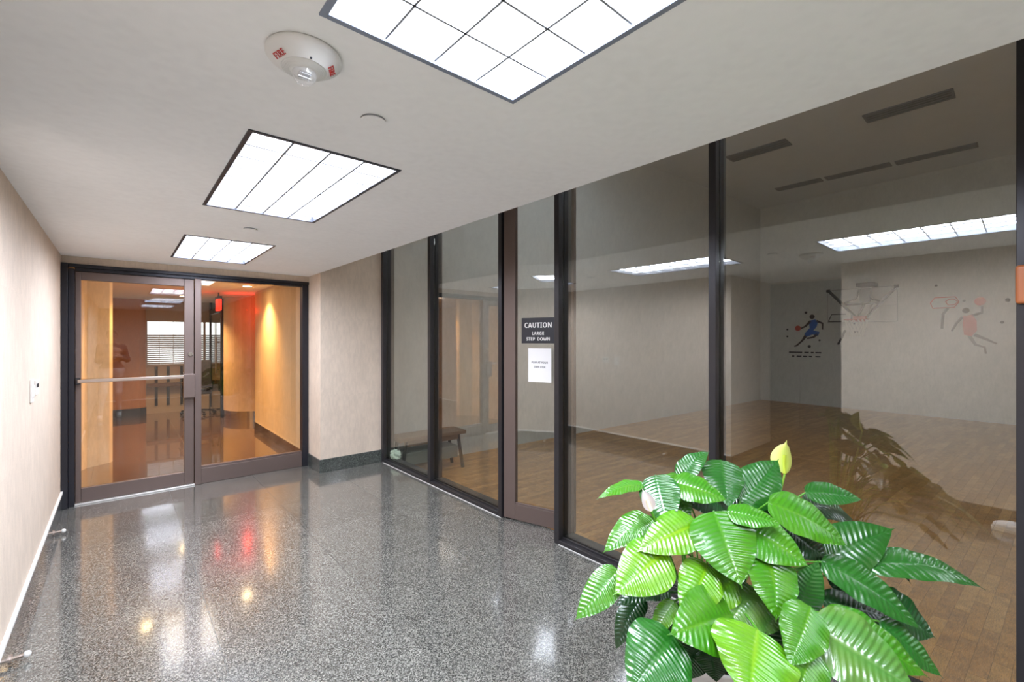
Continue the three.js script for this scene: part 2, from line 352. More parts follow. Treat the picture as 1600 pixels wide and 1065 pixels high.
    mesh('diffuser', bx(x - 0.3, x + 0.3, y - 0.005, y + 0.025, d - 0.6, d + 0.6), M.lamp, t);
    for (const sx of [-1, 1]) for (const sd of [-1, 1]) mesh('rod', rod(V(x + sx * 0.31, y + 0.03, d + sd * 0.615), V(x + sx * 0.31, GH, d + sd * 0.615), 0.006), M.frameDark, t);
    const l = new THREE.RectAreaLight(0xe2eaff, GYM_FILL_DOWN, 0.58, 1.18); l.position.copy(V(x, y - 0.012, d)); l.rotation.x = -Math.PI / 2; t.add(l);
    const lu = new THREE.RectAreaLight(0xe2eaff, GYM_FILL_UP, 0.58, 1.18); lu.position.copy(V(x, y + 0.032, d)); lu.rotation.x = Math.PI / 2; t.add(lu);
  }
}
// far wall things: local frame with +x to the right as seen from the corridor, +z towards it
function onFarWall(name, label, category, v, y) {
  const t = thing(name, label, category, null, null, gm(0.004, y, v));
  t.rotation.y = -Math.PI / 2 - A3;
  return t;
}
function ribbon(pts, w, depth = 0.003) {   // a flat band along a polyline, for printed silhouettes
  const left = [], right = [];
  for (let i = 0; i < pts.length; i++) {
    const a = pts[Math.max(0, i - 1)], b = pts[Math.min(pts.length - 1, i + 1)], l = Math.hypot(b[0] - a[0], b[1] - a[1]) || 1;
    const ww = (pts[i][2] ?? w) / 2, nx = -(b[1] - a[1]) / l * ww, ny = (b[0] - a[0]) / l * ww;
    left.push([pts[i][0] + nx, pts[i][1] + ny]); right.unshift([pts[i][0] - nx, pts[i][1] - ny]);
  }
  return flat([...left, ...right], depth);
}
function flat(pts, depth = 0.003) { return new THREE.ExtrudeGeometry(new THREE.Shape(pts.map(p => new THREE.Vector2(p[0], p[1]))), { depth, bevelEnabled: false }); }
function disc(x, y, r, depth = 0.003) { const s = new THREE.Shape(); s.absarc(x, y, r, 0, Math.PI * 2); return new THREE.ExtrudeGeometry(s, { depth, bevelEnabled: false, curveSegments: 20 }); }
const ink = c => std({ color: c, roughness: 0.8 });
const INK = { dark: ink(0x1b1d22), blue: ink(0x2a5fae), ball: ink(0xc0412a), red: ink(0xd8564c), skin: ink(0x33241f), grey: ink(0x8a8782) };
{
  const t = onFarWall('player_decal', 'blue dribbling basketball player decal with small print below', 'wall decal', 1.34, 1.86);
  // a player leaning forward, dribbling to the left
  mesh('shirt', [flat([[-0.03, 0.22], [0.1, 0.24], [0.16, 0.16], [0.13, 0.04], [0.05, -0.06], [-0.04, 0.0], [-0.05, 0.12]])], INK.blue, t);
  mesh('shorts', [flat([[-0.05, 0.0], [0.06, -0.06], [0.2, -0.1], [0.17, -0.2], [0.03, -0.17], [-0.12, -0.24], [-0.17, -0.15]])], INK.blue, t);
  mesh('head', disc(0.02, 0.32, 0.062), INK.skin, t);
  mesh('arm', ribbon([[-0.02, 0.2], [-0.14, 0.06, 0.05], [-0.26, 0.0, 0.035]], 0.07), INK.skin, t);
  mesh('arm', ribbon([[0.12, 0.2], [0.27, 0.13, 0.05], [0.27, -0.04, 0.035]], 0.07), INK.skin, t);
  mesh('leg', ribbon([[-0.13, -0.2], [-0.22, -0.34, 0.05], [-0.36, -0.48, 0.04], [-0.42, -0.5, 0.04]], 0.08), INK.skin, t);
  mesh('leg', ribbon([[0.15, -0.15], [0.06, -0.24, 0.05], [-0.1, -0.28, 0.04]], 0.08), INK.skin, t);
  mesh('ball', disc(-0.33, 0.01, 0.075), INK.ball, t);
  for (const [x, y, r] of [[-0.13, 0.44, 0.035], [-0.05, -0.5, 0.04], [-0.6, -0.02, 0.025], [-0.6, -0.22, 0.025], [0.2, -0.33, 0.025]]) mesh('splash', disc(x, y, r), INK.dark, t);
  // two lines of small illegible print
  for (const [y, runs] of [[-0.67, [[-0.56, -0.22], [-0.17, -0.06], [-0.01, 0.06], [0.1, 0.24]]], [-0.78, [[-0.48, -0.42], [-0.36, -0.24], [-0.2, -0.1], [-0.06, 0.02], [0.1, 0.22]]]])
    for (const [a, b] of runs) mesh('print_line', flat([[a, y - 0.018], [b, y - 0.018], [b, y + 0.018], [a, y + 0.018]]), INK.dark, t);
}
{
  const t = onFarWall('hoop_decal', 'dark basketball stand decal half hidden behind the backboard', 'wall decal', 2.02, 1.92);
  mesh('board', [ribbon([[-0.28, 0.1], [-0.2, 0.3], [0.12, 0.3]], 0.025), ribbon([[-0.28, 0.1], [0.02, 0.1]], 0.05), ribbon([[0.25, 0.3], [0.25, 0.16], [0.2, 0.1]], 0.05)], INK.dark, t);
  mesh('post', ribbon([[0.1, -0.12], [0.04, -0.3], [-0.06, -0.5]], 0.05), INK.dark, t);
  for (const [x, y] of [[0.3, 0.06], [0.34, -0.17]]) mesh('splash', disc(x, y, 0.035), INK.dark, t);
}
{
  const t = onFarWall('player_decal', 'red leaping basketball player decal beside a printed hoop', 'wall decal', 4.42, 1.86);
  mesh('shirt', flat([[-0.1, 0.22], [0.06, 0.24], [0.12, 0.1], [0.12, -0.12], [0.04, -0.24], [-0.08, -0.2], [-0.1, 0.0]]), INK.red, t);
  mesh('head', disc(-0.05, 0.34, 0.06), INK.skin, t);
  mesh('arm', ribbon([[0.04, 0.22], [0.2, 0.28, 0.05], [0.2, 0.42, 0.04]], 0.06), INK.skin, t);
  mesh('arm', ribbon([[-0.1, 0.2], [-0.2, 0.06, 0.045], [-0.28, -0.12, 0.035]], 0.06), INK.skin, t);
  mesh('leg', ribbon([[0.08, -0.2], [0.26, -0.3, 0.05], [0.42, -0.4, 0.035]], 0.07), INK.grey, t);
  mesh('leg', ribbon([[0.0, -0.22], [0.1, -0.42, 0.05], [0.24, -0.48, 0.04], [0.26, -0.62, 0.035]], 0.07), INK.grey, t);
  mesh('ball', disc(0.17, 0.53, 0.09), INK.red, t);
  for (const [x, y, r] of [[-0.08, 0.56, 0.025], [0.58, 0.53, 0.04], [0.5, 0.06, 0.03], [0.98, -0.55, 0.03], [-0.54, 0.94, 0.025]]) mesh('splash', disc(x, y, r), INK.dark, t);
  const h = onFarWall('hoop_decal', 'red outlined basketball hoop decal beside the leaping player', 'wall decal', 3.98, 2.3);
  mesh('board', [ribbon([[-0.2, 0.1], [-0.12, 0.22], [0.22, 0.22], [0.28, 0.1], [0.2, -0.02], [-0.16, -0.02], [-0.2, 0.1]], 0.02), ribbon([[0.06, 0.12], [0.12, 0.17], [0.2, 0.17], [0.26, 0.1], [0.2, 0.04], [0.1, 0.04], [0.06, 0.12]], 0.018)], INK.ball, h);
  mesh('post', ribbon([[0.1, -0.03], [0.02, -0.16], [0.0, -0.5]], 0.05), INK.dark, h);
}
// basketball hoop on the far wall
{
  const t = onFarWall('basketball_hoop', 'clear backboard with black steel brace, red rim and white net', 'basketball hoop', 2.63, 1.95);
  const Z = 0.7, bw = 0.69, y0 = 0.03, y1 = 0.85;
  const tb = (a, b, r) => rod(new THREE.Vector3(...a), new THREE.Vector3(...b), r);
  mesh('backboard', metric(new THREE.BoxGeometry(2 * bw, y1 - y0, 0.012).translate(0, (y0 + y1) / 2, Z)), M.clear, t);
  mesh('board_frame', [tb([-bw, y0, Z], [bw, y0, Z], 0.01), tb([-bw, y1, Z], [bw, y1, Z], 0.01), tb([-bw, y0, Z], [-bw, y1, Z], 0.01), tb([bw, y0, Z], [bw, y1, Z], 0.01)], std({ color: 0xa8a8a4, roughness: 0.4 }), t);
  for (const s of [-1, 1]) {
    mesh('diagonal_brace', tb([s * bw * 0.97, y1 - 0.02, Z - 0.04], [s * 0.06, y0 + 0.07, Z - 0.04], 0.036), M.black, t);
    mesh('corner_pad', new RoundedBoxGeometry(0.09, 0.07, 0.05, 2, 0.01).translate(s * bw * 0.98, y1 - 0.01, Z - 0.01), M.black, t);
    mesh('wall_arm', tb([s * 0.09, 0.52, 0], [s * 0.09, 0.12, Z - 0.05], 0.02), M.black, t);
    mesh('wall_arm', [tube([new THREE.Vector3(s * 0.12, 0.86, 0.35), new THREE.Vector3(s * 0.16, 0.62, 0.5), new THREE.Vector3(s * 0.4, 0.5, Z - 0.05)], 0.02)], M.black, t);
  }
  mesh('cross_bar', tb([-0.42, 0.48, Z - 0.05], [0.42, 0.48, Z - 0.05], 0.026), M.black, t);
  mesh('wall_bracket', [new RoundedBoxGeometry(0.24, 0.4, 0.12, 2, 0.01).translate(0, 0.74, 0.3), new RoundedBoxGeometry(0.38, 0.1, 0.34, 2, 0.02).translate(0, 0.97, 0.2)], M.black, t);
  const rimM = std({ color: 0xb0352c, roughness: 0.5 });
  mesh('rim', new THREE.TorusGeometry(0.23, 0.014, 10, 40).rotateX(Math.PI / 2).translate(0, 0.08, Z + 0.34), rimM, t);
  mesh('rim_plate', new RoundedBoxGeometry(0.26, 0.14, 0.1, 2, 0.01).translate(0, 0.1, Z + 0.06), rimM, t);
  const net = [];
  for (let k = 0; k < 16; k++) for (const s of [-1, 1]) {
    const pts = []; for (let i = 0; i <= 4; i++) { const a = (k + s * i * 0.5) / 16 * Math.PI * 2, r = 0.225 - 0.024 * i; pts.push(new THREE.Vector3(Math.cos(a) * r, 0.075 - i * 0.1, Z + 0.34 + Math.sin(a) * r)); }
    net.push(tube(pts, 0.005, 8, 5));
  }
  mesh('net', net, M.white, t);
}
// low bench and a tissue in the gym
{
  const t = thing('bench', 'low wooden bench on black splayed legs inside the gym', 'bench', null, null, V(3.2, GY, 5.42));
  t.rotation.y = -A3;
  const top = std({ map: grain(128, 104, 84, 7), roughness: 0.5 });
  mesh('seat', new RoundedBoxGeometry(1.0, 0.05, 0.36, 2, 0.008).translate(0, 0.5, 0), top, t);
  mesh('apron', new RoundedBoxGeometry(0.84, 0.07, 0.02, 2, 0.004).translate(0, 0.44, 0.14), top, t);
  mesh('shelf', new RoundedBoxGeometry(0.8, 0.16, 0.3, 2, 0.006).translate(-0.02, 0.24, 0), std({ color: 0x777a74, roughness: 0.6 }), t);
  for (const sx of [-1, 1]) for (const sz of [-1, 1]) mesh('leg', rod(new THREE.Vector3(sx * 0.39, 0.48, sz * 0.13), new THREE.Vector3(sx * 0.46, 0, sz * 0.15), 0.024), M.black, t);
  const ts = new THREE.IcosahedronGeometry(0.066, 5), p = ts.attributes.position;
  for (let i = 0; i < p.count; i++) { const x = p.getX(i), y = p.getY(i), z = p.getZ(i), k = 0.72 + 0.55 * Math.abs(Math.sin(x * 70 + 2 * Math.sin(z * 60)) * Math.cos(y * 55 + z * 40)); p.setXYZ(i, x * k * 0.75, y * k * 0.9, z * k * 1.5); }
  ts.computeVertexNormals();
  const ti = mesh('tissue', ts.translate(2.62, 0.1, -5.24), std({ color: 0xdcebe6, roughness: 0.9 }));
  tag(ti, 'crumpled pale tissue lying behind the first glass pane', 'tissue');
}
// ---------- entrance: brown glass door and sidelight ----------
{
  const d = thing('door_1', 'brown metal framed glass entrance door with a push bar', 'door', null, S);
  const f0 = DD - 0.005, f1 = DD + 0.045;
  mesh('stile', rbx(-0.316, -0.276, 0.018, 2.19, f0, f1), M.doorBronze, d);
  mesh('stile', rbx(0.512, 0.596, 0.018, 2.19, f0, f1), M.doorBronze, d);
  mesh('rail', rbx(-0.276, 0.512, 0.018, 0.15, f0, f1), M.doorBronze, d);
  mesh('rail', rbx(-0.276, 0.512, 2.112, 2.19, f0, f1), M.doorBronze, d);
  mesh('pane', bx(-0.285, 0.52, 0.14, 2.12, DD + 0.016, DD + 0.022), M.doorGlass, d);
  const bar = mesh('push_bar', rbx(-0.3, 0.51, 1.145, 1.178, DD - 0.065, DD - 0.045, 0.006), M.steel, d);
  mesh('bar_bracket', rbx(-0.312, -0.28, 1.13, 1.19, DD - 0.06, DD, 0.004), M.bronze, bar);
  mesh('latch_box', rbx(0.5, 0.6, 0.94, 1.19, DD - 0.075, DD - 0.005, 0.006), M.doorBronze, d);
  mesh('lock_cylinder', metric(new THREE.CylinderGeometry(0.02, 0.023, 0.02, 24).rotateX(Math.PI / 2).translate(0.565, 1.395, -(DD - 0.014))), M.chrome, d);
  mesh('threshold', rbx(-0.33, 0.62, 0, 0.014, DD - 0.03, DD + 0.06, 0.003), std({ color: 0xd6d4ce, roughness: 0.35, metalness: 0.4 }), d);
  const fr = thing('door_frame', 'dark bronze frame around the entrance door and its sidelight', 'door frame', null, S); fr.name = 'trim_5';
  mesh('jamb', [rbx(XL + 0.002, -0.36, 0, 2.254, DD - 0.09, DD + 0.06), rbx(-0.36, -0.318, 0, 2.21, DD - 0.05, DD + 0.06)], M.bronzeDark, fr);
  mesh('head', [rbx(-0.36, XP - 0.004, 2.222, 2.254, DD - 0.06, DD + 0.06), rbx(-0.318, 1.69, 2.192, 2.224, DD - 0.03, DD + 0.05)], M.bronzeDark, fr);
  mesh('post', rbx(0.6, 0.659, 0, 2.2, DD - 0.035, DD + 0.055), M.doorBronze, fr);
  mesh('jamb', [rbx(1.68, XP - 0.006, 0, 2.222, DD - 0.04, DD + 0.06)], M.bronzeDark, fr);
  const s = thing('x', 'tall glass sidelight beside the brown entrance door', 'window', null, S); s.name = 'window_9';
  mesh('rail', [rbx(0.659, 1.68, 0, 0.165, DD - 0.02, DD + 0.05), rbx(0.659, 1.68, 0.165, 0.187, DD - 0.005, DD + 0.04, 0.003)], M.doorBronze, s);
  mesh('pane', bx(0.655, 1.685, 0.18, 2.2, DD + 0.016, DD + 0.022), M.doorGlass, s);
}
// ---------- lobby beyond the entrance ----------
const HL = 2.37;
{
  const f = thing('floor', 'dark brown polished stone floor of the lobby', 'floor', null, S);
  mesh('bed', bx(-1.3, 2.75, -0.2, -0.004, 5.95, 13.2), M.grout, f);
  for (let d = 5.95; d < 12.9; d += 0.9) for (let x = -1.2; x < 2.6; x += 0.96) mesh('tile', bx(x + 0.001, x + 0.959, -0.02, 0, d + 0.001, d + 0.899), M.brownStone, f);
  const c = mesh('ceiling', prism([[-1.4, 5.95], [2.75, 5.95], [2.75, 13.2], [-1.4, 13.2]], HL, HL + 0.08), std({ map: plainTint(232, 226, 214), roughness: 0.95 }));
  tag(c, 'cream lobby ceiling with downlights beyond the entrance', 'ceiling', null, S);
  const l = mesh('wall_lobby_left', prism([[-1.3, 5.95], [XL, 5.95], [-0.37, 7.28], [-0.3, 7.46], [-0.1, 7.6], [-0.07, 7.66], [-0.1, 7.72], [-0.16, 7.74], [-1.3, 7.74]], 0, HL), M.amber);
  tag(l, 'amber fabric lobby wall with a rounded edge behind the door glass', 'wall', null, S);
  const r = mesh('wall_lobby_right', prism([[1.77, 6.16], [2.75, 6.16], [2.75, 8.82], [1.77, 8.82]], 0, HL), M.amber);
  tag(r, 'amber lobby wall washed by a downlight behind the sidelight', 'wall', null, S);
  const rb = mesh('baseboard_lobby', bx(1.757, 1.77, 0, 0.13, 6.16, 8.82), M.chrome);
  tag(rb, 'mirror polished metal skirting of the amber lobby wall', 'skirting', null, S);
  tag(mesh('wall_lobby_side', [bx(2.65, 2.75, 0, HL, 8.82, 13.2), bx(-1.4, -1.3, 0, HL, 5.95, 13.2)], M.amber), 'outer side walls of the lobby', 'wall', null, S);
  const curve = []; for (let k = 0; k <= 20; k++) { const a = Math.PI + k / 20 * Math.PI / 2; curve.push([2.18 + 0.64 * Math.cos(a), 10.42 + 0.64 * Math.sin(a)]); }
  const cu = thing('wall_curved', 'curved beige lobby wall under the red exit light', 'wall', null, S);
  mesh('facing', prism([...curve, [2.65, 9.78], [2.65, 10.42]], 0.17, HL), std({ map: wallTint(218, 196, 164), roughness: 0.6 }), cu);
  mesh('skirting', prism([...curve.map(([x, d]) => [x - 0.004, d - 0.004]), [2.65, 9.776], [2.65, 10.42]], 0, 0.17), M.chrome, cu);
  const bp = thing('wall_lobby_panel', 'brown panelled lobby wall left of the bright window', 'wall', null, S);
  mesh('facing', prism([[-1.3, 11.85], [0.3, 11.85], [0.4, 11.92], [0.4, 13.1], [-1.3, 13.1]], 0.16, HL), M.brown, bp);
  mesh('skirting', prism([[-1.3, 11.84], [0.31, 11.84], [0.41, 11.915], [0.41, 13.1], [-1.3, 13.1]], 0, 0.16), M.bronzeDark, bp);
  const grey = std({ map: plainTint(176, 166, 152), roughness: 0.5 });
  const w = mesh('wall_lobby_far', [bx(0.4, 2.65, 1.96, HL, 12.05, 12.15), bx(0.4, 2.65, 0, 1.0, 12.05, 12.15), bx(1.66, 2.65, 1.0, 1.96, 12.05, 12.15)], grey);
  tag(w, 'plain far wall of the lobby around the bright window', 'wall', null, S);
  const win = thing('x', 'bright lobby window with pale blinds over its lower part', 'window', null, S); win.name = 'window_10';
  mesh('frame', [bx(0.4, 1.66, 1.93, 1.965, 12.02, 12.12), bx(0.4, 1.66, 0.995, 1.03, 12.02, 12.12), bx(0.4, 0.43, 1.03, 1.93, 12.02, 12.12), bx(1.4, 1.44, 1.03, 1.93, 12.02, 12.12), bx(1.63, 1.66, 1.03, 1.93, 12.02, 12.12)], grey, win);
  mesh('pane', bx(0.43, 1.63, 1.03, 1.93, 12.1, 12.106), M.clear, win);
  const bl = std({ color: 0xc7cdd2, roughness: 0.6 });
  for (let k = 0; k < 15; k++) mesh('slat', metric(new THREE.BoxGeometry(1.2, 0.036, 0.004).rotateX(0.5).translate(1.03, 1.05 + k * 0.042, -12.07)), bl, win);
  for (const x of [0.62, 0.86, 1.12, 1.52]) mesh('cord', bx(x, x + 0.01, 1.03, 1.93, 12.05, 12.056), grey, win);
  for (const [i, x] of [0.55, 0.75, 0.98, 1.2].entries()) { const t = thing('dark_panel', ['dark upright strip below the lobby window next to the brown wall', 'second dark strip below the lobby window from the brown wall', 'third dark strip below the lobby window from the brown wall', 'dark strip below the lobby window farthest from the brown wall'][i], 'panel', 'dark strips below the lobby window'); mesh('strip', rbx(x, x + 0.05, 0.16, 0.98, 12.02, 12.05), M.black, t); }
  const led = mesh('ledge', rbx(0.42, 1.64, 0.56, 0.64, 11.9, 12.018), std({ color: 0x5e4a3a, roughness: 0.4 })); tag(led, 'brown ledge running below the lobby window', 'ledge');
}
// lobby glass door with pull handles
{
  const d = thing('door_3', 'frameless lobby glass door with a tall steel pull handle', 'door', null, S);
  mesh('post', [rbx(1.5, 1.55, 0, HL, 10.5, 10.55), rbx(1.5, 1.55, 0, HL, 11.95, 12.0), rbx(1.5, 1.55, 2.1, 2.2, 10.55, 11.95)], M.bronzeDark, d);
  mesh('pane', bx(1.52, 1.53, 0.05, 2.1, 10.55, 11.95), M.doorGlass, d);
  mesh('rail', rbx(1.51, 1.54, 0.0, 0.07, 10.55, 11.95), M.chrome, d);
  mesh('pull_handle', [rod(V(1.46, 0.85, 10.75), V(1.46, 1.6, 10.75), 0.016), rod(V(1.46, 0.95, 10.75), V(1.52, 0.95, 10.75), 0.01), rod(V(1.46, 1.5, 10.75), V(1.52, 1.5, 10.75), 0.01)], M.chrome, d);
}
// lobby lights
function downlight(x, d, label, power) {
  const t = thing('downlight', label, 'downlight', null, null, V(x, HL, d));
  mesh('trim_ring', new THREE.TorusGeometry(0.066, 0.008, 10, 36).rotateX(Math.PI / 2).translate(0, -0.003, 0), M.white, t);
  mesh('lens', new THREE.CylinderGeometry(0.06, 0.06, 0.006, 32).translate(0, -0.004, 0), M.warmLamp, t);
  const l = new THREE.SpotLight(0xffc27c, power, 0, 1.0, 0.8); l.position.set(0, -0.02, 0); l.target.position.set(0, -2, 0); l.castShadow = true; l.shadow.radius = 2; t.add(l, l.target);
  return t;
}
downlight(1.47, 7.85, 'small round downlight close to the amber lobby wall', SPOT);
downlight(0.27, 7.9, 'small round downlight above the lobby behind the door', SPOT);
downlight(0.9, 10.4, 'small round downlight deep in the lobby before the window', SPOT);
{
  const t = thing('lobby_light', 'plain white lobby ceiling panel behind the sidelight top', 'ceiling light');
  mesh('frame', rbx(0.42, 1.02, HL - 0.012, HL - 0.001, 6.75, 8.05, 0.003), M.white, t);
  mesh('diffuser', bx(0.44, 1.0, HL - 0.018, HL - 0.012, 6.77, 8.03), M.lamp, t);
  const l = new THREE.RectAreaLight(0xffd9a4, LOBBY_PANEL, 0.54, 1.24); l.position.copy(V(0.72, HL - 0.024, 7.4)); l.rotation.x = -Math.PI / 2; t.add(l);
}
// red exit light
{
  const t = thing('exit_sign', 'red glowing sign box hanging from the lobby ceiling', 'exit sign', null, null, V(1.3, HL, 9.3));
  const red = std({ color: 0xff4030, emissive: 0xff2a18, emissiveIntensity: 2.2, roughness: 0.4 });
  mesh('stem', rod(new THREE.Vector3(0, 0, 0), new THREE.Vector3(0, -0.08, 0), 0.012), M.black, t);
  mesh('cap', new RoundedBoxGeometry(0.07, 0.05, 0.3, 2, 0.006).translate(0, -0.09, 0), M.black, t);
  mesh('glow_face', new RoundedBoxGeometry(0.05, 0.2, 0.28, 2, 0.006).translate(0, -0.215, 0), red, t);
  for (const s of [-1, 1]) { const l = new THREE.RectAreaLight(0xff2a18, 6, 0.28, 0.2); l.position.set(s * 0.028, -0.215, 0); l.rotation.y = -s * Math.PI / 2; t.add(l); }
  const l2 = new THREE.PointLight(0xff2414, 0.5); l2.position.set(0.42, -0.3, 0.14); l2.castShadow = true; t.add(l2);
}
// office chair in the lobby
{
  const t = thing('office_chair', 'dark navy office chair before the lobby window', 'chair', null, null, V(1.2, 0, 11.3));
  const navy = std({ color: 0x1e2336, roughness: 0.7 });
  mesh('seat', new RoundedBoxGeometry(0.48, 0.08, 0.46, 3, 0.03).translate(0, 0.47, 0), navy, t);
  mesh('backrest', new RoundedBoxGeometry(0.46, 0.56, 0.07, 3, 0.03).rotateX(-0.1).translate(0, 0.85, 0.22), navy, t);
  mesh('back_strut', rod(new THREE.Vector3(0, 0.44, 0.18), new THREE.Vector3(0, 0.7, 0.26), 0.02), M.black, t);
  mesh('column', rod(new THREE.Vector3(0, 0.08, 0), new THREE.Vector3(0, 0.44, 0), 0.025), M.black, t);
  for (let k = 0; k < 5; k++) { const a = k * 1.2566, x = Math.cos(a) * 0.3, z = Math.sin(a) * 0.3; const leg = mesh('base_arm', rod(new THREE.Vector3(0, 0.1, 0), new THREE.Vector3(x, 0.07, z), 0.018), M.black, t); mesh('castor', new THREE.SphereGeometry(0.03, 14, 10).translate(x, 0.03, z), M.black, leg); }
  for (const s of [-1, 1]) mesh('armrest', [rod(new THREE.Vector3(s * 0.25, 0.46, 0.05), new THREE.Vector3(s * 0.27, 0.66, 0.05), 0.014), new RoundedBoxGeometry(0.05, 0.03, 0.24, 2, 0.01).translate(s * 0.27, 0.67, 0.02)], M.black, t);
}

// ---------- corridor ceiling fittings ----------
{
  const labels = ['grid ceiling light panel closest to the brown glass entrance door', 'grid ceiling light panel between the two round ceiling cover plates', 'large grid ceiling light panel next to the round fire alarm', 'grid ceiling light panel at the back of the corridor'];
  lightBays.forEach(([x0, x1, a, b], k) => {
    const t = thing('ceiling_light', labels[k], 'ceiling light', 'corridor light panels');
    const bw = k === 2 ? 0.003 : 0.0045, w = 0.014, yb = HC - 0.004;
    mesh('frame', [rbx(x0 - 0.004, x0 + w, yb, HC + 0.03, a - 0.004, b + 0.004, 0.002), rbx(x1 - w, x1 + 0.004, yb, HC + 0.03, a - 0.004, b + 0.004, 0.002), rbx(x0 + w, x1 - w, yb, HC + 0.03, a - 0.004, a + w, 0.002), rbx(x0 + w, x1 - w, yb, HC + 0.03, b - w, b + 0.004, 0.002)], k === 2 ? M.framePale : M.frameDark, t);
    const X0 = x0 + w, X1 = x1 - w, A = a + w, B = b - w;
    mesh('housing', [bx(X0, X1, HC + 0.045, HC + 0.06, A, B), bx(x0 - 0.004, X0, HC + 0.03, HC + 0.06, a, b), bx(X1, x1 + 0.004, HC + 0.03, HC + 0.06, a, b), bx(X0, X1, HC + 0.03, HC + 0.06, a, A), bx(X0, X1, HC + 0.03, HC + 0.06, B, b)], M.white, t);
    mesh('diffuser', bx(X0, X1, HC + 0.034, HC + 0.044, A, B), M.lamp, t);
    for (let i = 1; i < 4; i++) { const x = X0 + (X1 - X0) * i / 4; mesh('louver_blade', bx(x - bw, x + bw, HC + 0.004, HC + 0.014, A, B), M.louver, t); }
    for (let j = 1; j < 8; j++) { const d = A + (B - A) * j / 8; mesh('louver_blade', bx(X0, X1, HC + 0.004, HC + 0.014, d - bw, d + bw), M.louver, t); }
    const l = new THREE.RectAreaLight(0xe6edff, PANEL, X1 - X0 - 0.004, B - A - 0.004); l.position.copy(V((X0 + X1) / 2, HC + 0.03, (A + B) / 2)); l.rotation.x = -Math.PI / 2; t.add(l);
  });
  // round cover plates
  for (const [x, d, label] of [[0.672, 1.515, 'round white ceiling cover plate with a dark gap beside the fire alarm'], [0.688, 3.575, 'round white ceiling cover plate between the two smaller light panels']]) {
    const t = thing('cover_plate', label, 'cover plate', null, null, V(x, HC, d));
    mesh('rim', new THREE.CylinderGeometry(0.042, 0.042, 0.006, 40).translate(0, -0.003, 0), M.louver, t);
    mesh('plate', new THREE.CylinderGeometry(0.043, 0.045, 0.004, 40).translate(0, -0.0085, 0), M.ceiling, t);
  }
}
// fire alarm
{
  const font = await new FontLoader().loadAsync('fonts/droid/droid_sans_bold.typeface.json');
  const t = thing('fire_alarm', 'round white ceiling fire alarm with clear strobe and red FIRE lettering', 'fire alarm', null, null, V(0.378, HC, 1.292));
  const pv = [[0.0, 0], [0.092, 0], [0.095, -0.006], [0.095, -0.014], [0.09, -0.02], [0.088, -0.021], [0.084, -0.025], [0.058, -0.042]];
  for (let k = 0; k < 5; k++) { const r = 0.057 - k * 0.0042; pv.push([r, -0.0428 - k * 0.0018], [r - 0.0016, -0.041 - k * 0.0018], [r - 0.003, -0.041 - k * 0.0018]); }
  pv.push([0.035, -0.05], [0.033, -0.051], [0.0, -0.051]);
  mesh('housing', new THREE.LatheGeometry(pv.map(p => new THREE.Vector2(...p)).reverse(), 64), std({ color: 0xe4e3de, roughness: 0.45 }), t);
  const lens = []; for (let k = 0; k <= 10; k++) { const a = k / 10 * Math.PI / 2; lens.push(new THREE.Vector2(0.03 * Math.cos(a), -0.058 - 0.024 * Math.sin(a))); }
  const st = mesh('strobe_lens', new THREE.LatheGeometry([new THREE.Vector2(0.031, -0.05), ...lens], 24), phy({ color: 0xffffff, transmission: 0.85, thickness: 0, roughness: 0.05, ior: 1.5 }), t);
  mesh('flash_tube', [rod(new THREE.Vector3(-0.016, -0.063, 0), new THREE.Vector3(0.016, -0.063, 0), 0.004), new RoundedBoxGeometry(0.03, 0.006, 0.022, 2, 0.002).translate(0, -0.055, 0)], M.chrome, st);
  mesh('sensor_hole', new THREE.SphereGeometry(0.003, 12, 8).translate(-0.002, -0.0395, 0.062), M.frameDark, t);
  const redInk = std({ color: 0xb3261e, roughness: 0.5 });
  for (const a of [2.88, 0.47]) {      // bearing of each word round the dome
    const g = new TextGeometry('FIRE', { font, size: 0.016, depth: 0.0012, curveSegments: 4 });
    g.computeBoundingBox(); const w = g.boundingBox.max.x; g.translate(-w / 2, -0.008, 0);
    g.scale(0.95, 1, 1);
    const r0 = 0.0695;
    // lay the word on the sloping side: x along the rim, y up the slope, facing down and out
    const rad = new THREE.Vector3(Math.cos(a), 0, Math.sin(a)), nrm = rad.clone().multiplyScalar(0.55).add(new THREE.Vector3(0, -0.835, 0)).normalize();
    const upv = rad.clone().multiplyScalar(0.835).add(new THREE.Vector3(0, 0.55, 0)).normalize(), xv = new THREE.Vector3().crossVectors(upv, nrm);
    g.applyMatrix4(new THREE.Matrix4().makeBasis(xv, upv, nrm)).translate(rad.x * r0, -0.0345, rad.z * r0);
    mesh('lettering', g, redInk, t);
  }
}
